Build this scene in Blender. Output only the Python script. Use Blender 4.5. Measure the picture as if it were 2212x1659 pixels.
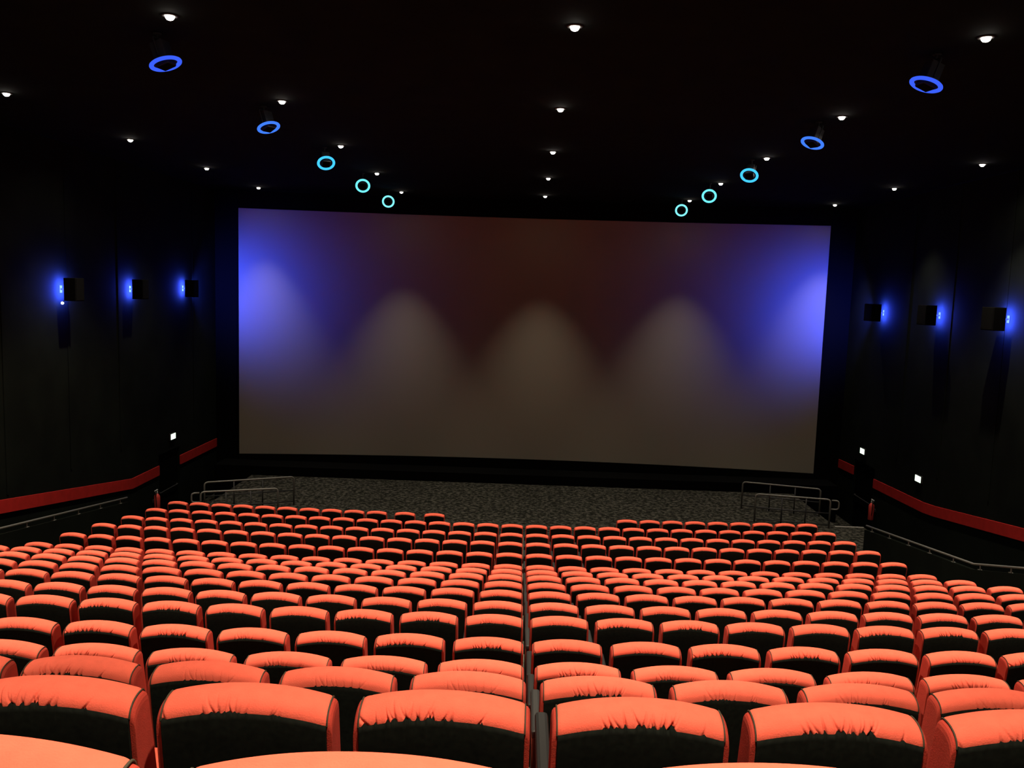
import bpy, bmesh, math, random
from mathutils import Vector, Matrix
random.seed(7)
S = bpy.context.scene
for o in list(bpy.data.objects):
    bpy.data.objects.remove(o, do_unlink=True)
COL = S.collection
PI = math.pi

# ------------------------------------------------------------------ camera
EYE = 6.2                                   # the lens is 6.2 m above the flat floor before the screen
cam_d = bpy.data.cameras.new('camera')
cam_d.sensor_fit = 'HORIZONTAL'
cam_d.sensor_width = 36.0
cam_d.lens = 1858.0 / 2212.0 * 36.0
cam_d.clip_end = 200
cam = bpy.data.objects.new('camera', cam_d)
COL.objects.link(cam)
R_ = Vector((0.99931779, 0.01965099, 0.03126985))
U_ = Vector((-0.03324969, 0.11016695, 0.99335678))
F_ = Vector((-0.01607554, 0.99371881, -0.11074519))
U_ = Vector(R_.cross(F_))
cam.matrix_world = Matrix(((R_.x, U_.x, -F_.x, 0), (R_.y, U_.y, -F_.y, 0), (R_.z, U_.z, -F_.z, EYE), (0, 0, 0, 1)))
S.camera = cam

# ------------------------------------------------------------------ world, exposure
w = bpy.data.worlds.new('world')
S.world = w
w.use_nodes = True
w.node_tree.nodes['Background'].inputs['Color'].default_value = (0.004, 0.004, 0.0035, 1)
w.node_tree.nodes['Background'].inputs['Strength'].default_value = 0.5
S.view_settings.view_transform = 'Standard'
S.view_settings.look = 'None'
S.view_settings.gamma = 1
S.view_settings.exposure = 0.0
S.view_settings.use_curve_mapping = False

DOWN_W = 2000.0          # each ceiling downlight, beam
SPILL_W = 50.0           # each ceiling downlight, wide spill outside the beam
WARM = (1.0, 0.86, 0.66)
BLUE = (0.035, 0.07, 1.0)
RING_W = 0.9
WALL_W = 170.0
WASH_W = 1300.0

# ------------------------------------------------------------------ materials
def mat(name, color, rough=0.8, metal=0.0, noise=0.0, nscale=40.0, bump=0.0, bscale=200.0, spec=0.3, sheen=0.0):
    m = bpy.data.materials.new(name)
    m.use_nodes = True
    nt = m.node_tree
    b = nt.nodes['Principled BSDF']
    b.inputs['Base Color'].default_value = (*color, 1)
    b.inputs['Roughness'].default_value = rough
    b.inputs['Metallic'].default_value = metal
    b.inputs['Specular IOR Level'].default_value = spec
    if sheen:
        b.inputs['Sheen Weight'].default_value = sheen
    tc = nt.nodes.new('ShaderNodeTexCoord')
    if noise:
        n = nt.nodes.new('ShaderNodeTexNoise')
        n.inputs['Scale'].default_value = nscale
        n.inputs['Detail'].default_value = 4
        nt.links.new(tc.outputs['Object'], n.inputs['Vector'])
        mr = nt.nodes.new('ShaderNodeMapRange')
        mr.inputs['From Min'].default_value = 0.3
        mr.inputs['From Max'].default_value = 0.7
        mr.inputs['To Min'].default_value = 1 - noise
        mr.inputs['To Max'].default_value = 1 + noise
        nt.links.new(n.outputs['Fac'], mr.inputs['Value'])
        mx = nt.nodes.new('ShaderNodeVectorMath')
        mx.operation = 'SCALE'
        mx.inputs[0].default_value = color
        nt.links.new(mr.outputs['Result'], mx.inputs['Scale'])
        nt.links.new(mx.outputs['Vector'], b.inputs['Base Color'])
    if bump:
        n2 = nt.nodes.new('ShaderNodeTexNoise')
        n2.inputs['Scale'].default_value = bscale
        nt.links.new(tc.outputs['Object'], n2.inputs['Vector'])
        bp = nt.nodes.new('ShaderNodeBump')
        bp.inputs['Strength'].default_value = bump
        bp.inputs['Distance'].default_value = 0.004
        nt.links.new(n2.outputs['Fac'], bp.inputs['Height'])
        nt.links.new(bp.outputs['Normal'], b.inputs['Normal'])
    return m

def emit(name, color, strength):
    m = bpy.data.materials.new(name)
    m.use_nodes = True
    nt = m.node_tree
    nt.nodes.clear()
    e = nt.nodes.new('ShaderNodeEmission')
    e.inputs['Color'].default_value = (*color, 1)
    e.inputs['Strength'].default_value = strength
    out = nt.nodes.new('ShaderNodeOutputMaterial')
    nt.links.new(e.outputs[0], out.inputs[0])
    return m

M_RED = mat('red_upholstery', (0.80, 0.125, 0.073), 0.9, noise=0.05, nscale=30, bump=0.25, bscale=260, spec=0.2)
M_REDS = mat('shaded_red_side_upholstery', (0.42, 0.042, 0.025), 0.9, noise=0.08, nscale=20, bump=0.25, bscale=260, spec=0.2)  # seat red deepened, with the side panels' shade put into the colour
M_BACK = mat('black_back_cloth', (0.0055, 0.0068, 0.0048), 0.95, noise=0.35, nscale=60, spec=0.1)
M_PIPE = mat('olive_black_piping', (0.05, 0.040, 0.022), 0.7)
M_ARM = mat('black_plastic', (0.012, 0.011, 0.010), 0.6)
M_WALL = mat('black_acoustic_wall', (0.0045, 0.0062, 0.0045), 0.95, noise=0.3, nscale=1.3, spec=0.05)
M_CEIL = mat('black_ceiling', (0.0035, 0.0065, 0.0052), 0.95, noise=0.25, nscale=2.0, spec=0.05)
M_MASK = mat('black_masking_cloth', (0.0035, 0.0035, 0.0035), 1.0, spec=0.0)
M_TRIM = mat('red_wall_band', (0.36, 0.014, 0.011), 0.8, noise=0.12, nscale=6, spec=0.15)
M_STEEL = mat('grey_steel_tube', (0.15, 0.15, 0.135), 0.5, 0.4)
M_DARKM = mat('dark_painted_metal', (0.03, 0.03, 0.03), 0.6, 0.2)
M_SPKR = mat('black_speaker_box', (0.0018, 0.0018, 0.0017), 0.9, noise=0.2, spec=0.05)
M_GRIL = mat('speaker_grille', (0.0018, 0.0018, 0.0017), 0.95, bump=0.6, bscale=400, spec=0.05)
M_GREYM = mat('dark_speaker_paint', (0.022, 0.022, 0.024), 0.8, spec=0.1)
M_EXT = mat('red_extinguisher_paint', (0.62, 0.06, 0.05), 0.4)
M_EXTW = mat('pale_extinguisher_fittings', (0.55, 0.55, 0.52), 0.5)
M_SCREEN = mat('matte_white_screen', (0.26, 0.245, 0.20), 1.0, spec=0.0)
M_NOSE = mat('pale_step_nosing', (0.30, 0.29, 0.26), 0.8)
M_LAMP = emit('warm_lamp_glow', (1.0, 0.93, 0.80), 30.0)
M_EXIT = emit('exit_sign_glow', (0.80, 1.0, 0.78), 1.7)
M_LED = emit('white_blue_led_glow', (0.75, 0.85, 1.0), 30.0)
M_WLED = emit('blue_led_strip_glow', (0.06, 0.14, 1.0), 1.2)
RINGM = [emit('blue_ring_glow_%d' % i, c, s) for i, (c, s) in enumerate([
    ((0.045, 0.12, 1.0), 1.0), ((0.05, 0.20, 1.0), 1.1), ((0.05, 0.52, 1.0), 1.3),
    ((0.16, 0.85, 1.0), 1.2), ((0.22, 0.90, 1.0), 1.2)])]

def carpet(name, dark, light, thr, scale):
    m = bpy.data.materials.new(name)
    m.use_nodes = True
    nt = m.node_tree
    b = nt.nodes['Principled BSDF']
    b.inputs['Roughness'].default_value = 1.0
    b.inputs['Specular IOR Level'].default_value = 0.0
    g = nt.nodes.new('ShaderNodeNewGeometry')
    n = nt.nodes.new('ShaderNodeTexNoise')
    n.inputs['Scale'].default_value = scale
    n.inputs['Detail'].default_value = 3
    n.inputs['Roughness'].default_value = 0.7
    nt.links.new(g.outputs['Position'], n.inputs['Vector'])
    r = nt.nodes.new('ShaderNodeValToRGB')
    r.color_ramp.elements[0].position = thr
    r.color_ramp.elements[0].color = (*dark, 1)
    r.color_ramp.elements[1].position = thr + 0.22
    r.color_ramp.elements[1].color = (*light, 1)
    nt.links.new(n.outputs['Fac'], r.inputs['Fac'])
    nt.links.new(r.outputs['Color'], b.inputs['Base Color'])
    return m

M_CARP = carpet('speckled_grey_carpet', (0.012, 0.012, 0.010), (0.075, 0.072, 0.060), 0.44, 9.0)
M_TIER = carpet('olive_grey_tier_carpet', (0.055, 0.052, 0.038), (0.13, 0.12, 0.092), 0.40, 22.0)

# ------------------------------------------------------------------ mesh helpers
def link(name, me, m=None, parent=None, loc=None, rot=None):
    o = bpy.data.objects.new(name, me)
    COL.objects.link(o)
    if m is not None and me is not None and len(me.materials) == 0:
        me.materials.append(m)
    if parent is not None:
        o.parent = parent
    if loc is not None:
        o.location = loc
    if rot is not None:
        o.rotation_euler = rot
    return o

def empty(name, loc, rz=0.0):
    o = bpy.data.objects.new(name, None)
    o.empty_display_size = 0.1
    COL.objects.link(o)
    o.location = loc
    o.rotation_euler = (0, 0, rz)
    return o

def tag(o, label=None, cat=None, group=None, kind=None):
    if label: o['label'] = label
    if cat: o['category'] = cat
    if group: o['group'] = group
    if kind: o['kind'] = kind
    return o

def to_mesh(bm, name, smooth=False):
    me = bpy.data.meshes.new(name)
    bmesh.ops.recalc_face_normals(bm, faces=bm.faces[:])
    bm.to_mesh(me)
    bm.free()
    if smooth:
        for p in me.polygons:
            p.use_smooth = True
    return me

def add_box(bm, x0, x1, y0, y1, z0, z1, bev=0.0, seg=2, mtx=None):
    vs = [bm.verts.new((x, y, z)) for x in (x0, x1) for y in (y0, y1) for z in (z0, z1)]
    fs = [(0, 1, 3, 2), (4, 6, 7, 5), (0, 4, 5, 1), (2, 3, 7, 6), (0, 2, 6, 4), (1, 5, 7, 3)]
    faces = [bm.faces.new([vs[i] for i in f]) for f in fs]
    if bev > 0:
        es = list({e for f in faces for e in f.edges})
        r = bmesh.ops.bevel(bm, geom=es, offset=bev, segments=seg, affect='EDGES', profile=0.5)
        vs = list({v for f in r['faces'] for v in f.verts} | {v for v in vs if v.is_valid})
    if mtx is not None:
        bmesh.ops.transform(bm, matrix=mtx, verts=[v for v in vs if v.is_valid])
    return vs

def add_tube(bm, pts, r, n=10, cap=True):
    pts = [Vector(p) for p in pts]
    rings = []
    up0 = None
    for i, p in enumerate(pts):
        if i == 0: d = pts[1] - p
        elif i == len(pts) - 1: d = p - pts[i - 1]
        else: d = (pts[i + 1] - p).normalized() + (p - pts[i - 1]).normalized()
        d.normalize()
        ref = up0 if up0 is not None else (Vector((0, 0, 1)) if abs(d.z) < 0.9 else Vector((1, 0, 0)))
        a = d.cross(ref)
        if a.length < 1e-4: a = d.cross(Vector((0, 1, 0)))
        a.normalize()
        b = a.cross(d).normalized()
        up0 = b
        rr = r[i] if isinstance(r, (list, tuple)) else r
        rings.append([bm.verts.new(p + (a * math.cos(t) + b * math.sin(t)) * rr) for t in [2 * PI * k / n for k in range(n)]])
    for i in range(len(rings) - 1):
        for k in range(n):
            bm.faces.new((rings[i][k], rings[i][(k + 1) % n], rings[i + 1][(k + 1) % n], rings[i + 1][k]))
    if cap:
        bm.faces.new(rings[0][::-1])
        bm.faces.new(rings[-1])

def add_lathe(bm, prof, n=24, mtx=None, close=False):
    rings = []
    allv = []
    for (r, z) in prof:
        ring = [bm.verts.new((r * math.cos(2 * PI * k / n), r * math.sin(2 * PI * k / n), z)) for k in range(n)]
        rings.append(ring)
        allv += ring
    m = len(rings)
    for i in range(m if close else m - 1):
        a, b = rings[i], rings[(i + 1) % m]
        for k in range(n):
            bm.faces.new((a[k], a[(k + 1) % n], b[(k + 1) % n], b[k]))
    if not close:
        bm.faces.new(rings[0][::-1])
        bm.faces.new(rings[-1])
    if mtx is not None:
        bmesh.ops.transform(bm, matrix=mtx, verts=allv)

def box_obj(name, b, m, parent=None, bev=0.0):
    bm = bmesh.new()
    add_box(bm, *b, bev=bev)
    return link(name, to_mesh(bm, name), m, parent)

def corner_path(pts, r, n=5):
    """rounded polyline"""
    pts = [Vector(p) for p in pts]
    out = [pts[0]]
    for i in range(1, len(pts) - 1):
        a, p, b = pts[i - 1], pts[i], pts[i + 1]
        d1 = (a - p).normalized() * r
        d2 = (b - p).normalized() * r
        for k in range(n + 1):
            t = k / n
            out.append((p + d1) * (1 - t) ** 2 + p * 2 * t * (1 - t) + (p + d2) * t ** 2)
    out.append(pts[-1])
    return out

# ------------------------------------------------------------------ seating geometry
W = 0.53
X0, CX, CV = 0.0707, -0.7037, 0.00948
ROWH = [-0.60, -1.101, -1.563, -2.027, -2.345, -2.646, -2.963, -3.286, -3.574, -3.874, -4.195, -4.519, -4.675, -4.813, -4.989, -5.127, -5.268]
ROWY = [1.06, 2.262, 3.38, 4.533, 5.6, 6.779, 7.923, 9.129, 10.231, 11.373, 12.553, 13.768, 14.877, 16.01, 17.223, 18.376, 19.566]
SH = 0.95                                    # crown of a backrest above its tier
def place(row, kc):
    s = (kc + 0.5) * W + X0 - CX
    th = s * CV
    return CX + math.sin(th) / CV, ROWY[row] + (1 - math.cos(th)) / CV, ROWH[row] - SH + EYE, th
def curve_y(X):
    t = math.asin((X - CX) * CV)
    return (1 - math.cos(t)) / CV
FLOORZ = ROWH[16] - SH + EYE                 # flat floor before the screen
XL, XR = -10.25, 10.4                        # side walls
PL, PR = -9.5, 8.2                           # low walls beside the aisles
CEIL = 2.85 + EYE
WELL = -0.9

# ------------------------------------------------------------------ room shell
def struct(name, me, m, **k):
    o = link(name, me, m, **k)
    o['kind'] = 'structure'
    return o

bm = bmesh.new()
NX = 24
xs = [PL + (PR - PL) * i / NX for i in range(NX + 1)]
fl = [ROWH[i] - SH + EYE for i in range(17)]
ys = [ROWY[i] - 0.24 for i in range(17)]
steps = [(-6.0, fl[0] + 0.94), (-1.26, fl[0] + 0.94), (-0.10, fl[0] + 0.47)] + list(zip(ys, fl))
prof = []
for i, (y, z) in enumerate(steps):
    if i:
        prof.append((y, steps[i - 1][1]))
    prof.append((y, z))
prof.append((21.2, fl[16]))
prev = None
for X in xs:
    cy = curve_y(X)
    cur = [bm.verts.new((X, y + (cy if 0.5 < y < 21 else 0), z)) for (y, z) in prof]
    if prev:
        for j in range(len(cur) - 1):
            bm.faces.new((prev[j], cur[j], cur[j + 1], prev[j + 1]))
    prev = cur
struct('floor', to_mesh(bm, 'floor'), M_TIER)

bm = bmesh.new()
add_box(bm, -8.7, 8.6, 21.2, 27.0, FLOORZ - 0.9, FLOORZ)
add_box(bm, 8.6, 9.4, 20.35, 23.2, FLOORZ - 0.9, FLOORZ)
add_box(bm, 8.28, 8.6, 20.35, 21.2, FLOORZ - 0.9, FLOORZ)
struct('floor_front', to_mesh(bm, 'floor_front'), M_CARP)
bm = bmesh.new()
add_box(bm, XL, -8.7, -6, 28.2, WELL - 0.1, WELL)
add_box(bm, 8.2, XR, -6, 28.2, WELL - 0.1, WELL)
for i in range(4):                            # steps down to the exits on both sides
    add_box(bm, -8.7 - 0.3 * (i + 1), -8.7 - 0.3 * i, 21.5, 23.0, WELL, FLOORZ - 0.18 * (i + 1))
    add_box(bm, 8.6 + 0.3 * i, 8.6 + 0.3 * (i + 1), 23.2, 24.5, WELL, FLOORZ - 0.18 * (i + 1))
struct('floor_exit_passages', to_mesh(bm, 'floor_exit_passages'), M_CARP)
bm = bmesh.new()
add_box(bm, 8.6, 9.38, 23.14, 23.2, FLOORZ, FLOORZ + 0.012)
struct('trim_5', to_mesh(bm, 'trim_5'), M_NOSE)

# stage strip and the black front wall that frames the screen
SXL, SXR, SY, SZT, SZB = -9.444, 9.55, 27.99, 2.312 + EYE, -5.768 + EYE
SC_SAG = 0.72
def screen_y(X):
    c = (SXL + SXR) / 2
    h = (SXR - SXL) / 2
    return SY + SC_SAG * (1 - ((X - c) / h) ** 2)
bm = bmesh.new()
add_box(bm, -9.9, 10.0, 26.95, 27.9, FLOORZ - 0.9, FLOORZ + 0.30)
struct('stage', to_mesh(bm, 'stage'), M_MASK)
bm = bmesh.new()
def strip(z0, z1, off):
    prev = None
    for i in range(41):
        X = SXL + (SXR - SXL) * i / 40
        y = screen_y(X) + off
        c = [bm.verts.new((X, y, z0)), bm.verts.new((X, y, z1)), bm.verts.new((X, y + 0.06, z1)), bm.verts.new((X, y + 0.06, z0))]
        if prev:
            for a in range(4):
                bm.faces.new((prev[a], c[a], c[(a + 1) % 4], prev[(a + 1) % 4]))
        prev = c
strip(WELL, SZB + 0.02, -0.05)
strip(SZT - 0.02, CEIL, -0.05)
add_box(bm, XL, SXL, 28.10, 28.18, WELL, CEIL)
add_box(bm, SXR, XR, 28.10, 28.18, WELL, CEIL)
add_box(bm, XL, XR, 29.2, 29.3, WELL, CEIL)
struct('wall_front', to_mesh(bm, 'wall_front'), M_MASK)

def side_wall(name, X, sgn, d0, d1):
    """side wall of upright acoustic panels with a doorway between Y=d0..d1"""
    bm = bmesh.new()
    T = 0.12
    def b(y0, y1, z0, z1, inset=0.0):
        a, c = sorted((X + sgn * inset, X + sgn * T))
        add_box(bm, a, c, y0, y1, z0, z1)
    b(-6, d0, WELL, CEIL)
    b(d1, 28.2, WELL, CEIL)
    b(d0, d1, WELL + 2.12, CEIL)
    y = -5.0
    while y < 28:                              # shallow upright joint covers between panels
        if not (d0 - 0.05 < y < d1 + 0.05):
            a, c = sorted((X, X - sgn * 0.015))
            add_box(bm, a, c, y - 0.03, y + 0.03, 1.8, CEIL)
        y += 2.4
    return struct(name, to_mesh(bm, name), M_WALL)
side_wall('wall_left', XL, -1, 23.62, 25.05)
side_wall('wall_right', XR, 1, 25.20, 26.78)
for i, (X, sgn, d0, d1) in enumerate(((XL, -1, 23.62, 25.05), (XR, 1, 25.20, 26.78))):
    bm = bmesh.new()
    a, c = sorted((X + sgn * 0.06, X + sgn * 0.11))
    mid = (d0 + d1) / 2
    add_box(bm, a, c, d0, mid - 0.004, WELL, WELL + 2.12)
    add_box(bm, a, c, mid + 0.004, d1, WELL, WELL + 2.12)
    dr = struct('door_%d' % (i + 1), to_mesh(bm, 'door'), M_MASK)
    bm = bmesh.new()
    add_tube(bm, [(X + sgn * 0.02, d0 + 0.1, WELL + 1.0), (X + sgn * 0.02, d1 - 0.1, WELL + 1.0)], 0.014, 8)
    for yy in (d0 + 0.12, d1 - 0.12):
        add_box(bm, *sorted((X + sgn * 0.02, X + sgn * 0.07)), yy - 0.02, yy + 0.02, WELL + 0.98, WELL + 1.02)
    link('door_handle', to_mesh(bm, 'door_handle'), M_DARKM, dr)
struct('wall_back', to_mesh((lambda b_: (add_box(b_, XL, XR, -6.1, -6.0, WELL, CEIL), b_)[1])(bmesh.new()), 'wall_back'), M_WALL)
bm = bmesh.new()
add_box(bm, XL - 0.12, XR + 0.12, -6.1, 29.3, CEIL, CEIL + 0.1)
struct('ceiling', to_mesh(bm, 'ceiling'), M_CEIL)

# red bands on the side walls
def band(name, X, sgn, pts, hh=0.135):
    bm = bmesh.new()
    prev = None
    for (y, z) in pts:
        c = [bm.verts.new((X, y, z - hh)), bm.verts.new((X, y, z + hh)), bm.verts.new((X - sgn * 0.03, y, z + hh)), bm.verts.new((X - sgn * 0.03, y, z - hh))]
        if prev:
            for a in range(4):
                bm.faces.new((prev[a], c[a], c[(a + 1) % 4], prev[(a + 1) % 4]))
        else:
            bm.faces.new(c)
        prev = c
    bm.faces.new(prev[::-1])
    return struct(name, to_mesh(bm, name), M_TRIM)
BZ = -5.41 + EYE
slope = [(21.95, BZ), (16.34, -4.585 + EYE), (13.6, -4.18 + EYE), (2.0, -0.9 + EYE)]
band('trim_1', XL, -1, [(23.6, BZ)] + slope)
band('trim_2', XL, -1, [(28.08, BZ), (25.07, BZ + 0.01)])
band('trim_3', XR, 1, [(25.2, BZ), (22.0, BZ + 0.10), (21.36, -5.25 + EYE), (17.55, -4.74 + EYE), (13.6, -4.15 + EYE), (2.0, -0.9 + EYE)])
band('trim_4', XR, 1, [(28.08, BZ + 0.02), (26.78, BZ + 0.06)])

# low walls beside the aisles, each with its handrail
def aisle_wall(name, X, sgn, pts, label):
    bm = bmesh.new()
    prev = None
    for (y, z) in pts:
        t = z - 0.10
        c = [bm.verts.new((X, y, WELL)), bm.verts.new((X, y, t)), bm.verts.new((X + sgn * 0.08, y, t)), bm.verts.new((X + sgn * 0.08, y, WELL))]
        if prev:
            for a in range(4):
                bm.faces.new((prev[a], c[a], c[(a + 1) % 4], prev[(a + 1) % 4]))
        else:
            bm.faces.new(c)
        prev = c
    bm.faces.new(prev[::-1])
    struct(name, to_mesh(bm, name), M_WALL)
    hr = empty('handrail', (X + sgn * 0.04, pts[0][0], pts[0][1]))
    tag(hr, label, 'handrail', 'handrails on the low aisle walls')
    bm = bmesh.new()
    o = Vector((X + sgn * 0.04, pts[0][0], pts[0][1]))
    add_tube(bm, [Vector((X + sgn * 0.04, y, z)) - o for (y, z) in pts], 0.021, 10)
    link('rail', to_mesh(bm, 'rail', True), M_STEEL, hr)
    bmb = bmesh.new()
    add_tube(bmb, [(0, 0, -0.02), (0, 0, -0.10)], 0.014, 8)
    add_box(bmb, -0.03, 0.03, -0.04, 0.04, -0.105, -0.095)
    me = to_mesh(bmb, 'bracket')
    me.materials.append(M_STEEL)
    y = pts[0][0] - 0.35
    while y > 2:
        for a, b in zip(pts, pts[1:]):
            if b[0] <= y <= a[0]:
                z = a[1] + (b[1] - a[1]) * (a[0] - y) / (a[0] - b[0])
                link('bracket', me, None, hr, (0, y - o.y, z - o.z))
        y -= 0.95
aisle_wall('wall_left_aisle', PL, -1, [(20.17, -5.32 + EYE), (15.12, -4.66 + EYE), (13.8, -4.35 + EYE), (2.0, -0.55 + EYE)],
           'grey tubular handrail on the low black wall of the left aisle')
aisle_wall('wall_right_aisle', PR, 1, [(20.20, -5.37 + EYE), (15.34, -4.72 + EYE), (13.74, -4.27 + EYE), (2.0, -0.55 + EYE)],
           'grey tubular handrail on the low black wall of the right aisle')

# ------------------------------------------------------------------ cinema screen
sc = empty('cinema_screen', ((SXL + SXR) / 2, SY, SZB))
tag(sc, 'huge blank curved cinema screen glowing blue at both side edges', 'screen')
bm = bmesh.new()
prev = None
for i in range(65):
    X = SXL + (SXR - SXL) * i / 64
    c = [bm.verts.new((X - sc.location.x, screen_y(X) - SY, 0)), bm.verts.new((X - sc.location.x, screen_y(X) - SY, SZT - SZB)),
         bm.verts.new((X - sc.location.x, screen_y(X) - SY + 0.01, SZT - SZB)), bm.verts.new((X - sc.location.x, screen_y(X) - SY + 0.01, 0))]
    if prev:
        for a in range(4):
            bm.faces.new((prev[a], c[a], c[(a + 1) % 4], prev[(a + 1) % 4]))
    else:
        bm.faces.new(c)
    prev = c
bm.faces.new(prev[::-1])
link('screen_surface', to_mesh(bm, 'screen_surface'), M_SCREEN, sc)
for xe in (SXL, SXR):
    bm = bmesh.new()
    a = xe - sc.location.x
    add_box(bm, a - 0.03, a + 0.03, 0.012, 0.09, -0.05, SZT - SZB + 0.05)
    link('frame_post', to_mesh(bm, 'frame_post'), M_MASK, sc)

# ------------------------------------------------------------------ seats
HWB = 0.222
PROF = [(0.100, -0.58), (0.070, -0.40), (0.042, -0.22), (0.020, -0.10), (0.010, -0.045), (0.006, -0.022), (0.001, -0.007), (-0.007, -0.0005),
        (-0.018, 0.0005), (-0.030, 0.0002), (-0.042, -0.0015), (-0.053, -0.0045), (-0.063, -0.0090), (-0.071, -0.0150), (-0.0775, -0.0225), (-0.0815, -0.031),
        (-0.083, -0.040), (-0.082, -0.060), (-0.074, -0.13), (-0.058, -0.25), (-0.032, -0.42), (-0.010, -0.58)]
PROF = [(y * 1.09 if y < 0 else y, z * 1.12 if z > -0.05 else z) for (y, z) in PROF]
def arch(x, hw=HWB):
    u = x / hw
    return -0.031 * (abs(u) ** 2.1)
def bow(x):
    return -0.006 * (1 - (x / HWB) ** 2)
def grooves(seed, n, amp, cx, spread):
    rnd = random.Random(seed)
    out = []
    for _ in range(n):
        gx = cx + rnd.gauss(0, spread * 0.55)
        out.append((gx, rnd.uniform(0.45, 1.0) * amp, rnd.uniform(0.0016, 0.0034), (gx - cx) * 4 + rnd.uniform(-0.5, 0.5), rnd.uniform(0.1, 1.0)))
    return out
VARI = [grooves(3, 16, 0.0045, -0.02, 0.17), grooves(11, 22, 0.0075, 0.02, 0.15), grooves(23, 20, 0.0080, -0.05, 0.13), grooves(31, 14, 0.0030, 0.0, 0.22)]
def dent(x, z, gs):
    """how deep the puckers near the rear seam press into the cover at (x, z)"""
    d = 0.0
    if z > -0.001: return 0.0
    for (gx, a, wd, sl, ln) in gs:
        reach = 0.002 + (1 - ln) * 0.024
        f = (-z - reach) / 0.028
        if f <= 0: continue
        f = min(1.0, f) ** 0.8
        xx = gx - sl * (-z - 0.04)
        u = (x - xx) / (wd * (0.5 + 0.9 * f))
        d += a * f * math.exp(-u * u)
    return min(d, 0.012)
def spline(P, sub):
    out = []
    for i in range(len(P) - 1):
        p0 = P[max(i - 1, 0)]; p1 = P[i]; p2 = P[i + 1]; p3 = P[min(i + 2, len(P) - 1)]
        n = sub if P[i][1] > -0.06 else 1
        for k in range(n):
            t = k / n
            out.append(tuple(0.5 * ((2 * p1[j]) + (-p0[j] + p2[j]) * t + (2 * p0[j] - 5 * p1[j] + 4 * p2[j] - p3[j]) * t * t + (-p0[j] + 3 * p1[j] - 3 * p2[j] + p3[j]) * t ** 3) for j in (0, 1)))
    out.append(P[-1])
    return out
def backrest_mesh(gs, nx, sub):
    P = spline(PROF, sub)
    n = len(P)
    bm = bmesh.new()
    rows = []
    for i in range(nx + 1):
        x = -HWB + 2 * HWB * i / nx
        e = max(0.0, (abs(x) - (HWB - 0.012)) / 0.012)          # soft edge by the seam
        r = []
        for j, (y, z) in enumerate(P):
            a, b = P[max(j - 1, 0)], P[min(j + 1, n - 1)]
            tx, tz = b[0] - a[0], b[1] - a[1]
            L = math.hypot(tx, tz) or 1
            nx_, nz_ = -tz / L, tx / L                            # points inward after sign fix below
            if (nx_ * (y + 0.05) + nz_ * (z + 0.25)) > 0: nx_, nz_ = -nx_, -nz_
            d = 0.0
            if y < -0.02: d = dent(x, z, gs)
            d += 0.003 * e * e
            top = 1.0 if z > -0.3 else max(0.0, 1 + (z + 0.3) / 0.28)
            r.append(bm.verts.new((x, y + nx_ * d + bow(x) * (1 if y < -0.02 else 0.4), z + nz_ * d + arch(x) * top + SH)))
        rows.append(r)
    for i in range(nx):
        for j in range(n - 1):
            bm.faces.new((rows[i][j], rows[i + 1][j], rows[i + 1][j + 1], rows[i][j + 1]))
        bm.faces.new((rows[i][n - 1], rows[i + 1][n - 1], rows[i + 1][0], rows[i][0]))
    bm.faces.new(rows[0][::-1])
    bm.faces.new(rows[-1])
    me = to_mesh(bm, 'backrest')
    for p in me.polygons:
        p.use_smooth = len(p.vertices) == 4
    me.materials.append(M_RED)
    return me
def panel_mesh(gs, nx):
    """black cloth covering the rear of the backrest, its spiked upper edge stands in for fold shadows at the puckers"""
    P = [(-0.0912, -0.0462), (-0.0922, -0.062), (-0.084, -0.13), (-0.0665, -0.25), (-0.0385, -0.42), (-0.0145, -0.575)]
    bm = bmesh.new()
    rows = []
    hw = HWB - 0.001
    for i in range(nx + 1):
        x = -hw + 2 * hw * i / nx
        up = min(0.010, 1.1 * dent(x, -0.036, gs))  # raises black spikes in place of the shadows between the puckers
        r = []
        for j, (y, z) in enumerate(P):
            top = 1.0 if z > -0.3 else max(0.0, 1 + (z + 0.3) / 0.28)
            zz = z + (up if j == 0 else 0)
            yy = y + (0.35 * up if j == 0 else 0)
            r.append((x, yy - 0.002 + bow(x), zz + arch(x) * top + SH))
        rows.append([bm.verts.new(q) for q in r] + [bm.verts.new((q[0], q[1] + 0.012, q[2])) for q in r[::-1]])
    m = len(rows[0])
    for i in range(nx):
        for j in range(m):
            bm.faces.new((rows[i][j], rows[i + 1][j], rows[i + 1][(j + 1) % m], rows[i][(j + 1) % m]))
    bm.faces.new(rows[0][::-1])
    bm.faces.new(rows[-1])
    me = to_mesh(bm, 'back_panel')
    for p in me.polygons:
        p.use_smooth = len(p.vertices) == 4
    me.materials.append(M_BACK)
    return me
def side_mesh(sgn, sub):
    P = spline(PROF, sub)
    bm = bmesh.new()
    loops = []
    for (x, sc_, dz) in ((HWB + 0.0005, 0.97, -0.005), (HWB + 0.008, 0.965, -0.009), (HWB + 0.0125, 0.95, -0.016), (HWB + 0.0145, 0.92, -0.028)):
        lp = []
        for (y, z) in P:
            top = 1.0 if z > -0.3 else max(0.0, 1 + (z + 0.3) / 0.28)
            cy = 0.045 + (-0.038 - 0.045) * (1 - min(1.0, -z / 0.58))
            bulge = 1.0 + 0.10 * min(1.0, -z / 0.5)
            lp.append(bm.verts.new((sgn * x, cy + (y - cy) * sc_ * bulge, z + dz + arch(HWB) * top + SH)))
        loops.append(lp)
    n = len(P)
    for a, b in zip(loops, loops[1:]):
        for j in range(n):
            bm.faces.new((a[j], a[(j + 1) % n], b[(j + 1) % n], b[j]))
    bm.faces.new(loops[0][::-1])
    bm.faces.new(loops[-1])
    me = to_mesh(bm, 'side_panel')
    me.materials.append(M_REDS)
    return me
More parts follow.
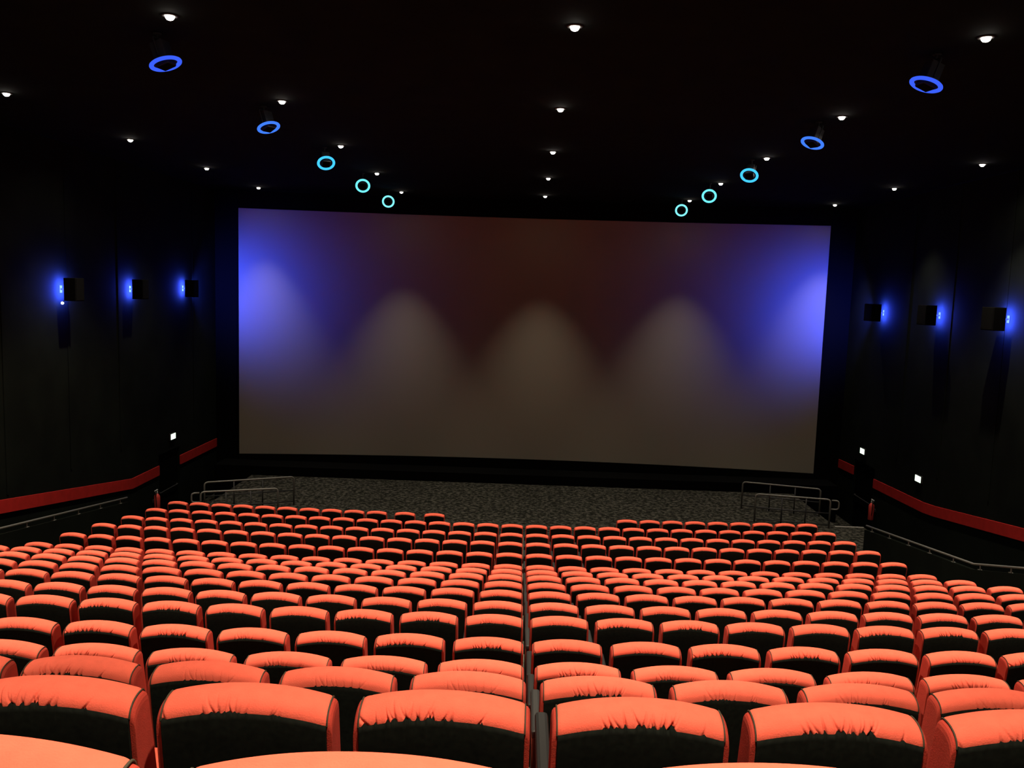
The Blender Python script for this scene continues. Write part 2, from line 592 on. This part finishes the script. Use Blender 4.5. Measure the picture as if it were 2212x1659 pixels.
def piping_mesh(sgn):
    P = [p for p in spline(PROF, 2) if p[1] > (-0.05 if p[0] < -0.02 else -0.20)]
    bm = bmesh.new()
    pts = [(sgn * (HWB + 0.0008), y + (0.001 if y < -0.04 else -0.001), z - 0.0012 + arch(HWB) + SH) for (y, z) in P]
    add_tube(bm, pts, 0.0024, 6)
    me = to_mesh(bm, 'piping', True)
    me.materials.append(M_PIPE)
    return me
def cushion_mesh():
    bm = bmesh.new()
    add_box(bm, -0.212, 0.225, 0.085, 0.52, 0.36, 0.455, bev=0.03, seg=3)
    me = to_mesh(bm, 'seat_cushion', True)
    me.materials.append(M_RED)
    return me
def arm_mesh():
    bm = bmesh.new()
    add_box(bm, -0.022, 0.022, 0.10, 0.50, 0.60, 0.64, bev=0.012, seg=2)
    me = to_mesh(bm, 'armrest')
    me.materials.append(M_ARM)
    return me
def stand_mesh():
    bm = bmesh.new()
    add_box(bm, -0.015, 0.015, 0.16, 0.42, 0.03, 0.60, bev=0.006, seg=1)
    add_box(bm, -0.04, 0.04, 0.10, 0.46, 0.0, 0.03, bev=0.008, seg=1)
    me = to_mesh(bm, 'stand')
    me.materials.append(M_ARM)
    return me
def pan_mesh():
    bm = bmesh.new()
    add_box(bm, -0.218, 0.23, 0.06, 0.48, 0.325, 0.360, bev=0.012, seg=2)
    add_box(bm, -0.226, 0.2455, 0.24, 0.30, 0.30, 0.335)
    me = to_mesh(bm, 'seat_pan')
    me.materials.append(M_ARM)
    return me

HI = [(backrest_mesh(g, 300, 3), panel_mesh(g, 300)) for g in VARI]
LO = (backrest_mesh(VARI[3], 24, 1), panel_mesh(VARI[3], 16))
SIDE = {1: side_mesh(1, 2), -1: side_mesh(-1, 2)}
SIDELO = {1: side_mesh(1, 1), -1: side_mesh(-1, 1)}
PIPE = {1: piping_mesh(1), -1: piping_mesh(-1)}
CUSH, ARM, STAND, PAN = cushion_mesh(), arm_mesh(), stand_mesh(), pan_mesh()

def make_seat(br, bp, side, pipes):
    t = empty('cinema_chair', (0, 0, 0))
    b = link('backrest', br, None, t)
    if pipes:
        for s in (-1, 1):
            link('piping', PIPE[s], None, b)
    link('back_panel', bp, None, t)
    for s in (-1, 1):
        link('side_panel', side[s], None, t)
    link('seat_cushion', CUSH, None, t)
    link('seat_pan', PAN, None, t)
    link('armrest', ARM, None, t, (-0.2425, 0, 0))
    link('stand', STAND, None, t, (-0.2425, 0, 0))
    return t
def copy_tree(o, parent=None):
    c = o.copy()
    COL.objects.link(c)
    if parent is not None:
        c.parent = parent
    for ch in list(o.children):
        copy_tree(ch, c)
    return c

ORD = ['first', 'second', 'third', 'fourth', 'fifth', 'sixth', 'seventh', 'eighth', 'ninth', 'tenth', 'eleventh', 'twelfth', 'thirteenth', 'fourteenth', 'fifteenth', 'sixteenth', 'seventeenth']
KR = {0: (-3, 2), 1: (-4, 3), 2: (-6, 4), 3: (-7, 6), 4: (-8, 7), 5: (-10, 8), 6: (-11, 10), 7: (-12, 11), 8: (-14, 12), 9: (-15, 12), 10: (-16, 12)}
protos = {}
def seat_label(r, k):
    row = '%s row from camera' % ORD[r] if r <= 8 else '%s row from the screen' % ORD[16 - r]
    if r >= 9 and k >= 7:
        c = '%s seat from right end' % ORD[12 - k] if k < 12 else 'at the right end'
    elif r >= 11 and k <= -9:
        c = '%s seat from left end' % ORD[k + 16] if k > -16 else 'at the left end'
    elif k >= 0:
        c = '%s right of centre gap' % ORD[k]
    else:
        c = '%s left of centre gap' % ORD[-k - 1]
    return 'red cinema seat in %s, %s' % (row, c)
VSEL = {(1, -2): 0, (1, -1): 2, (1, 0): 1, (1, 1): 1, (1, 2): 0, (2, 0): 1, (2, -1): 3, (2, 1): 0, (2, 2): 0, (2, -3): 3, (2, -2): 3}
for r in range(15):
    k0, k1 = KR.get(r, (-16, 12))
    for k in range(k0, k1 + 1):
        if r < 6:
            v = VSEL.get((r, k), (r * 7 + k * 3) % 4)
            key = ('hi', v)
        else:
            v = (r + k) % 2 * 3
            key = ('mid', v) if r < 8 else ('lo', 0)
        if key not in protos:
            if key[0] == 'lo':
                o = make_seat(LO[0], LO[1], SIDELO, False)
            else:
                o = make_seat(HI[v][0], HI[v][1], SIDE, True)
            protos[key] = o
        else:
            o = copy_tree(protos[key])
        x, y, z, th = place(r, k)
        rn = random.Random(r * 100 + k)
        o.location = (x, y + rn.uniform(-0.006, 0.006), z)
        o.rotation_euler = (0, 0, th + rn.uniform(-0.012, 0.012))
        tag(o, seat_label(r, k), 'chair', 'red cinema seats in curved rows')

# the two rows nearest the screen
bm = bmesh.new()
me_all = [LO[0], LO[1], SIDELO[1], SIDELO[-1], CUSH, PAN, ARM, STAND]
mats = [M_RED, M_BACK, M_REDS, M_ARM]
def mi(me): return mats.index(me.materials[0])
spots = []
for k in range(-16, 13): spots.append((15, k))
for k in range(-16, -6): spots.append((16, k))
spots += [(16, -5.75), (16, -4.45)]
for k in range(4, 13): spots.append((16, k))
for (r, k) in spots:
    x, y, z, th = place(r, k)
    mt = Matrix.Translation((x, y, z)) @ Matrix.Rotation(th, 4, 'Z')
    for me in me_all:
        off = Matrix.Translation((-0.2425, 0, 0)) if me in (ARM, STAND) else Matrix.Identity(4)
        n0 = len(bm.verts)
        f0 = len(bm.faces)
        bm.from_mesh(me)
        bm.verts.ensure_lookup_table()
        bm.faces.ensure_lookup_table()
        bmesh.ops.transform(bm, matrix=mt @ off, verts=bm.verts[n0:])
        bm.faces.ensure_lookup_table()
        for f in bm.faces[f0:]:
            f.material_index = mi(me)
me = bpy.data.meshes.new('front_rows_of_seats')
bm.to_mesh(me)
bm.free()
for m_ in mats: me.materials.append(m_)
o = link('front_rows_of_seats', me)
tag(o, 'two front rows of small red seats nearest the screen', 'seats', 'red cinema seats in curved rows', 'stuff')

# ------------------------------------------------------------------ ceiling downlights
LXc, LSx, LY0, LDY = 0.4033, 4.4346, 9.732, 4.3065
bm = bmesh.new()
add_lathe(bm, [(0.055, -0.012), (0.085, -0.012), (0.09, -0.004), (0.09, 0.0), (0.055, 0.0)], 28, close=True)
ME_TR = to_mesh(bm, 'trim_ring', True); ME_TR.materials.append(M_DARKM)
bm = bmesh.new()
add_lathe(bm, [(0.050, -0.002), (0.049, -0.018), (0.043, -0.034), (0.031, -0.046), (0.014, -0.052), (0.001, -0.053)], 24)
ME_LP = to_mesh(bm, 'lamp', True); ME_LP.materials.append(M_LAMP)
sp_d = bpy.data.lights.new('downlight_beam', 'SPOT')
sp_d.energy = DOWN_W; sp_d.color = WARM; sp_d.spot_size = math.radians(80); sp_d.spot_blend = 1.0; sp_d.shadow_soft_size = 0.05
sf_d = sp_d.copy(); sf_d.energy = DOWN_W * 0.36; sf_d.spot_size = math.radians(61); sf_d.spot_blend = 1.0      # the front zone is dimmed
sr_d = sp_d.copy(); sr_d.energy = DOWN_W * 0.62; sr_d.spot_size = math.radians(92)
sm_d = sp_d.copy(); sm_d.energy = DOWN_W * 0.72
sg_d = sp_d.copy(); sg_d.energy = DOWN_W * 0.36
sw_d = bpy.data.lights.new('downlight_spill', 'SPOT')
sw_d.energy = SPILL_W; sw_d.color = WARM; sw_d.spot_size = math.radians(150); sw_d.spot_blend = 0.6; sw_d.shadow_soft_size = 0.05
sh_d = sw_d.copy(); sh_d.energy = SPILL_W * 0.05
ROWN = {0: 'fifth row from the screen', 1: 'fourth row from the screen', 2: 'third row from the screen', 3: 'second row from the screen', 4: 'row nearest the screen'}
COLN = ['far left line', 'inner left line', 'centre line', 'inner right line', 'far right line']
first = None
for ri in range(-2, 5):
    for ci in range(5):
        x, y = LXc + LSx * (ci - 2), LY0 + LDY * ri
        if first is None:
            t = empty('downlight', (0, 0, CEIL))
            link('trim_ring', ME_TR, None, t)
            link('lamp', ME_LP, None, t)
            l1 = bpy.data.objects.new('beam_light', sp_d); COL.objects.link(l1); l1.parent = t; l1.location = (0, 0, -0.10)
            l2 = bpy.data.objects.new('spill_light', sw_d); COL.objects.link(l2); l2.parent = t; l2.location = (0, 0, -0.10)
            first = t
        else:
            t = copy_tree(first)
            for ch in t.children:
                if ch.type == 'LIGHT' and ch.name.startswith('beam'): ch.data = sp_d
        t.location = (x, y, CEIL)
        for ch in t.children:
            if ch.type == 'LIGHT' and ri == -2 and ch.data in (sp_d, sf_d, sg_d, sr_d):
                ch.data = sr_d
            elif ch.type == 'LIGHT' and ri == -1 and ch.data == sr_d:
                ch.data = sp_d
            if ch.type == 'LIGHT' and ri == 2 and ch.data == sp_d:
                ch.data = sm_d
            if ch.type == 'LIGHT' and ri >= 3:
                if ch.data in (sp_d, sf_d, sg_d):
                    ch.data = sf_d if ri == 4 else sg_d
                else:
                    ch.data = sh_d
        if ri in ROWN:
            tag(t, 'small round white ceiling downlight in %s, %s' % (ROWN[ri], COLN[ci]), 'ceiling light', 'downlights in the black ceiling')
        else:
            tag(t, 'small round white ceiling downlight above the rear seats, %s, %s row behind view' % (COLN[ci], ORD[-ri - 1]), 'ceiling light', 'downlights in the black ceiling')

# ------------------------------------------------------------------ ceiling speakers with blue rings
def aim(n):
    return n.to_track_quat('Z', 'Y').to_matrix().to_4x4()
rp = bpy.data.lights.new('ring_light', 'SPOT')
rp.spot_size = math.radians(165); rp.spot_blend = 0.4
rp.energy = RING_W; rp.color = BLUE; rp.shadow_soft_size = 0.12
bm = bmesh.new()
pr = []
for k in range(12):
    a = 2 * PI * k / 12
    pr.append((0.162 + 0.027 * math.cos(a), 0.020 * math.sin(a)))
add_lathe(bm, pr, 48, close=True)
ME_RING = to_mesh(bm, 'ring', True)
bm = bmesh.new()
add_box(bm, -0.085, 0.085, -0.085, 0.085, -0.26, 0.035, bev=0.01)
ME_BOX = to_mesh(bm, 'speaker_box'); ME_BOX.materials.append(M_GREYM)
bm = bmesh.new()
add_box(bm, -0.075, 0.075, -0.075, 0.075, 0.035, 0.042)
ME_GR = to_mesh(bm, 'grille'); ME_GR.materials.append(M_GRIL)
bm = bmesh.new()
add_lathe(bm, [(0.105, -0.02), (0.150, -0.02), (0.150, -0.008), (0.105, -0.008)], 40, close=True)
ME_RP = to_mesh(bm, 'ring_plate'); ME_RP.materials.append(M_GREYM)
bm = bmesh.new()
add_tube(bm, corner_path([(-0.095, 0, -0.08), (-0.095, 0, -0.31), (0.095, 0, -0.31), (0.095, 0, -0.08)], 0.03), 0.010, 8)
ME_YK = to_mesh(bm, 'yoke'); ME_YK.materials.append(M_GREYM)
TY = [9.9, 12.8, 13.0, 11.5, 9.5]
NEARN = ['fifth from the screen', 'fourth from the screen', 'third from the screen', 'second from the screen', 'nearest the screen']
for side, (RX, sg) in enumerate(((-4.37, 1), (4.534, -1))):
    for i in range(5):
        y = 10.415 + 4.037 * i
        c = Vector((RX, y, 2.5 + EYE))
        tgt = Vector((RX * 0.45, TY[i], 1.9))
        n = (tgt - c).normalized()
        t = empty('ceiling_speaker', c)
        tag(t, 'hanging speaker with a glowing blue ring, %s ceiling line, %s' % (('left', 'right')[side], NEARN[i]), 'speaker', 'ceiling speakers with blue rings')
        rot = aim(n)
        rg = link('ring', ME_RING.copy(), None, t)
        rg.data.materials.append(RINGM[i])
        rg.matrix_local = rot
        for nm, me in (('speaker_box', ME_BOX), ('grille', ME_GR), ('yoke', ME_YK), ('ring_plate', ME_RP)):
            o = link(nm, me, None, t)
            o.matrix_local = rot
        back = rot @ Vector((0, 0, -0.312))
        bm = bmesh.new()
        top = Vector((back.x, back.y, CEIL - c.z))
        if top.z - back.z > 0.02:
            add_tube(bm, [back, top], 0.016, 8)
            add_lathe(bm, [(0.05, top.z - 0.012), (0.05, top.z)], 16, Matrix.Translation((top.x, top.y, 0)))
        else:
            add_tube(bm, [back * 0.8, Vector((back.x * 0.8, back.y * 0.8, CEIL - c.z))], 0.016, 8)
        link('ceiling_mount', to_mesh(bm, 'ceiling_mount', True), M_GREYM, t)
        l = bpy.data.objects.new('ring_light', rp)
        COL.objects.link(l); l.parent = t
        l.matrix_local = Matrix.Translation(n * 0.05) @ aim(-n)

# ------------------------------------------------------------------ wall speakers with blue back light
wp = bpy.data.lights.new('wall_light', 'AREA')
wp.energy = WALL_W; wp.color = BLUE; wp.shape = 'RECTANGLE'; wp.size = 0.30; wp.size_y = 0.40
ws = bpy.data.lights.new('added_screen_wash', 'SPOT')
ws.energy = WASH_W; ws.color = BLUE; ws.shadow_soft_size = 0.06; ws.spot_size = math.radians(120); ws.spot_blend = 1.0
bm = bmesh.new()
pr = [(0.17 + 0.012 * math.cos(2 * PI * k / 8), 0.012 * math.sin(2 * PI * k / 8)) for k in range(8)]
add_lathe(bm, pr, 40, close=True)
ME_WR = to_mesh(bm, 'blue_led_ring', True); ME_WR.materials.append(M_WLED)
WS = [(XL, -1, 0.17, 18.56, 18.93, -0.33), (XL, -1, 0.15, 21.84, 22.22, -0.33), (XL, -1, 0.15, 25.22, 25.6, -0.31),
      (XR, 1, 0.20, 18.62, 19.12, -0.335), (XR, 1, 0.20, 21.75, 22.25, -0.35), (XR, 1, 0.20, 25.15, 25.75, -0.38)]
WN = ['nearest the camera', 'middle of three', 'nearest the screen']
for i, (X, sg, gap, y0, y1, zc) in enumerate(WS):
    zc += EYE
    ym = (y0 + y1) / 2
    t = empty('wall_speaker', (X, ym, zc))
    tag(t, 'square black speaker with blue back light on the %s wall, %s' % ('left' if sg < 0 else 'right', WN[i % 3]), 'speaker', 'back lit speakers on the side walls')
    d0, d1 = gap, gap + 0.26
    hy = (y1 - y0) / 2
    bm = bmesh.new()
    add_box(bm, *sorted((-sg * d0, -sg * d1)), -hy, hy, -0.25, 0.25, bev=0.008)
    link('speaker_box', to_mesh(bm, 'speaker_box'), M_SPKR, t)
    bm = bmesh.new()
    add_box(bm, *sorted((-sg * d1, -sg * (d1 + 0.008))), -hy + 0.02, hy - 0.02, -0.23, 0.23)
    link('grille', to_mesh(bm, 'grille'), M_GRIL, t)
    bm = bmesh.new()
    add_box(bm, *sorted((0, -sg * 0.012)), -0.05, 0.05, -0.08, 0.08)
    add_tube(bm, [(-sg * 0.012, 0, 0), (-sg * d0, 0, 0)], 0.018, 8)
    link('bracket', to_mesh(bm, 'bracket'), M_DARKM, t)
    rg = link('blue_led_ring', ME_WR, None, t)
    rg.rotation_euler = (0, PI / 2, 0)
    rg.scale = (1, min(1.0, (hy - 0.01) / 0.17), 1)
    rg.location = (-sg * (d0 - 0.002), 0, 0)
    l = bpy.data.objects.new('wall_light', wp)
    COL.objects.link(l); l.parent = t
    l.matrix_local = Matrix.Translation((-sg * (d0 - 0.03), 0, 0)) @ Vector((-sg, 0, 0)).to_track_quat('Z', 'Y').to_matrix().to_4x4()
    if i % 3 == 2:                            # unseen spot and housing added beside the screen to wash its edges
        d = Vector((-sg * 0.75, 2.5, -0.05)).normalized()
        bm = bmesh.new()
        add_lathe(bm, [(0.03, 0.0), (0.06, 0.02), (0.065, 0.09), (0.06, 0.09), (0.05, 0.03)], 16, Matrix.Translation((-sg * (d0 + 0.06), hy, 0)) @ d.to_track_quat('Z', 'Y').to_matrix().to_4x4())
        link('added_wash_lamp', to_mesh(bm, 'added_wash_lamp', True), M_DARKM, t)
        l = bpy.data.objects.new('added_screen_wash', ws)
        COL.objects.link(l); l.parent = t
        l.matrix_local = Matrix.Translation(Vector((-sg * (d0 + 0.06), hy, 0)) + d * 0.11) @ (-d).to_track_quat('Z', 'Y').to_matrix().to_4x4()
    if i == 0:
        bm = bmesh.new()
        bmesh.ops.create_icosphere(bm, subdivisions=2, radius=0.028)
        o = link('led_lamp', to_mesh(bm, 'led_lamp', True), M_LED, t, (-sg * 0.12, -hy + 0.03, -0.30))
        tag(o, 'small white-blue lamp under the box')
        bm = bmesh.new()
        add_tube(bm, [(-sg * 0.16, -hy + 0.03, -0.25), (-sg * 0.12, -hy + 0.03, -0.29)], 0.008, 6)
        link('lamp_stem', to_mesh(bm, 'lamp_stem'), M_DARKM, t)

# ------------------------------------------------------------------ exit signs
def exit_sign(X, sg, yc, zc, label):
    t = empty('exit_sign', (X, yc, zc))
    tag(t, label, 'sign', 'lit exit signs on the side walls')
    bm = bmesh.new()
    add_box(bm, *sorted((0, -sg * 0.05)), -0.175, 0.175, -0.095, 0.095, bev=0.006)
    link('housing', to_mesh(bm, 'housing'), M_DARKM, t)
    bm = bmesh.new()
    add_box(bm, *sorted((-sg * 0.05, -sg * 0.058)), -0.16, 0.16, -0.08, 0.08)
    link('lit_panel', to_mesh(bm, 'lit_panel'), M_EXIT, t)
exit_sign(XL, -1, 24.50, -4.59 + EYE, 'glowing pale green exit sign on left wall above the exit door')
exit_sign(XR, 1, 26.12, -4.62 + EYE, 'glowing pale green exit sign on right wall, above the exit door near screen')
exit_sign(XR, 1, 22.33, -4.63 + EYE, 'glowing pale green exit sign on right wall above the sloping red band')

# ------------------------------------------------------------------ guard rails around the exit steps
def guard(p0, p1, label, ends):
    """p0, p1: ends of the top rail (x, y, z)"""
    p0, p1 = Vector(p0), Vector(p1)
    h = p0.z - FLOORZ
    t = empty('guard_rail', (p0.x, p0.y, FLOORZ))
    tag(t, label, 'railing', 'tubular guard rails beside the exit steps')
    o = Vector((p0.x, p0.y, FLOORZ))
    a = Vector((0, 0, h)); b = p1 - o; b.z = h
    bm = bmesh.new()
    path = corner_path([Vector((0, 0, 0)), a, b, Vector((b.x, b.y, 0))], 0.10)
    add_tube(bm, path, 0.024, 10)
    link('top_rail', to_mesh(bm, 'top_rail', True), M_STEEL, t)
    for f in (0.36, 0.68):
        bm = bmesh.new()
        add_tube(bm, [(b.x * f, b.y * f, 0), (b.x * f, b.y * f, h - 0.01)], 0.02, 8)
        link('post', to_mesh(bm, 'post', True), M_DARKM, t)
    for z in (0.10, h * 0.52):
        bm = bmesh.new()
        add_tube(bm, [(0, 0, z), (b.x, b.y, z)], 0.018, 8)
        link('lower_rail', to_mesh(bm, 'lower_rail', True), M_DARKM, t)
    if ends:
        bm = bmesh.new()
        d = b.normalized() if ends > 0 else -b.normalized()
        e = b if ends > 0 else Vector((0, 0, 0))
        e = Vector((e.x, e.y, h))
        d = Vector((d.x, d.y, 0)).normalized()
        s = 0.22
        pth = corner_path([e + d * 0.03 + Vector((0, 0, -0.02)), e + d * s + Vector((0, 0, -0.02)), e + d * s + Vector((0, 0, -0.26)), e + d * 0.02 + Vector((0, 0, -0.26))], 0.08)
        add_tube(bm, pth, 0.022, 10)
        link('end_loop', to_mesh(bm, 'end_loop', True), M_STEEL, t)
RZ = -5.42 + EYE
guard((-6.38, 23.44, RZ), (-8.5, 22.4, RZ), 'grey tubular guard rail on left floor, the one nearer the screen', 0)
guard((-6.42, 22.04, RZ), (-8.2, 21.35, RZ), 'grey tubular guard rail on left floor, the one nearer the seats', 1)
guard((6.44, 24.82, RZ), (8.5, 24.2, RZ), 'grey tubular guard rail on right floor, the one nearer the screen', 0)
guard((6.43, 23.33, RZ), (8.35, 22.96, RZ), 'grey tubular guard rail on right floor, the one nearer the seats', 1)

# ------------------------------------------------------------------ fire extinguishers
def extinguisher(X, sg, y, zb, label):
    t = empty('fire_extinguisher', (X - sg * 0.12, y, zb))
    tag(t, label, 'fire extinguisher', 'fire extinguishers on the side walls')
    bm = bmesh.new()
    add_lathe(bm, [(0.07, 0.0), (0.08, 0.015), (0.08, 0.40), (0.07, 0.45), (0.04, 0.49), (0.022, 0.51)], 20)
    link('cylinder', to_mesh(bm, 'cylinder', True), M_EXT, t)
    bm = bmesh.new()
    add_lathe(bm, [(0.022, 0.51), (0.026, 0.55), (0.018, 0.56)], 12)
    add_box(bm, -0.012, 0.012, -0.15, 0.04, 0.60, 0.62)
    add_box(bm, -0.012, 0.012, -0.11, 0.02, 0.555, 0.57)
    add_tube(bm, [(0, 0.0, 0.555), (0, 0.02, 0.61)], 0.012, 8)
    link('valve_handle', to_mesh(bm, 'valve_handle'), M_EXTW, t)
    bm = bmesh.new()
    add_tube(bm, corner_path([(0, 0, 0.56), (-sg * 0.02, -0.14, 0.58), (-sg * 0.03, -0.13, 0.30), (-sg * 0.03, -0.11, 0.16)], 0.08), 0.011, 8)
    link('hose', to_mesh(bm, 'hose', True), M_ARM, t)
    bm = bmesh.new()
    add_box(bm, *sorted((sg * 0.075, sg * 0.12)), -0.03, 0.03, 0.25, 0.33)
    link('bracket', to_mesh(bm, 'bracket'), M_DARKM, t)
extinguisher(XL, -1, 23.2, -0.28, 'red fire extinguisher on left wall beside the exit door')
extinguisher(XR, 1, 24.95, -0.25, 'red fire extinguisher on right wall beside the exit door')
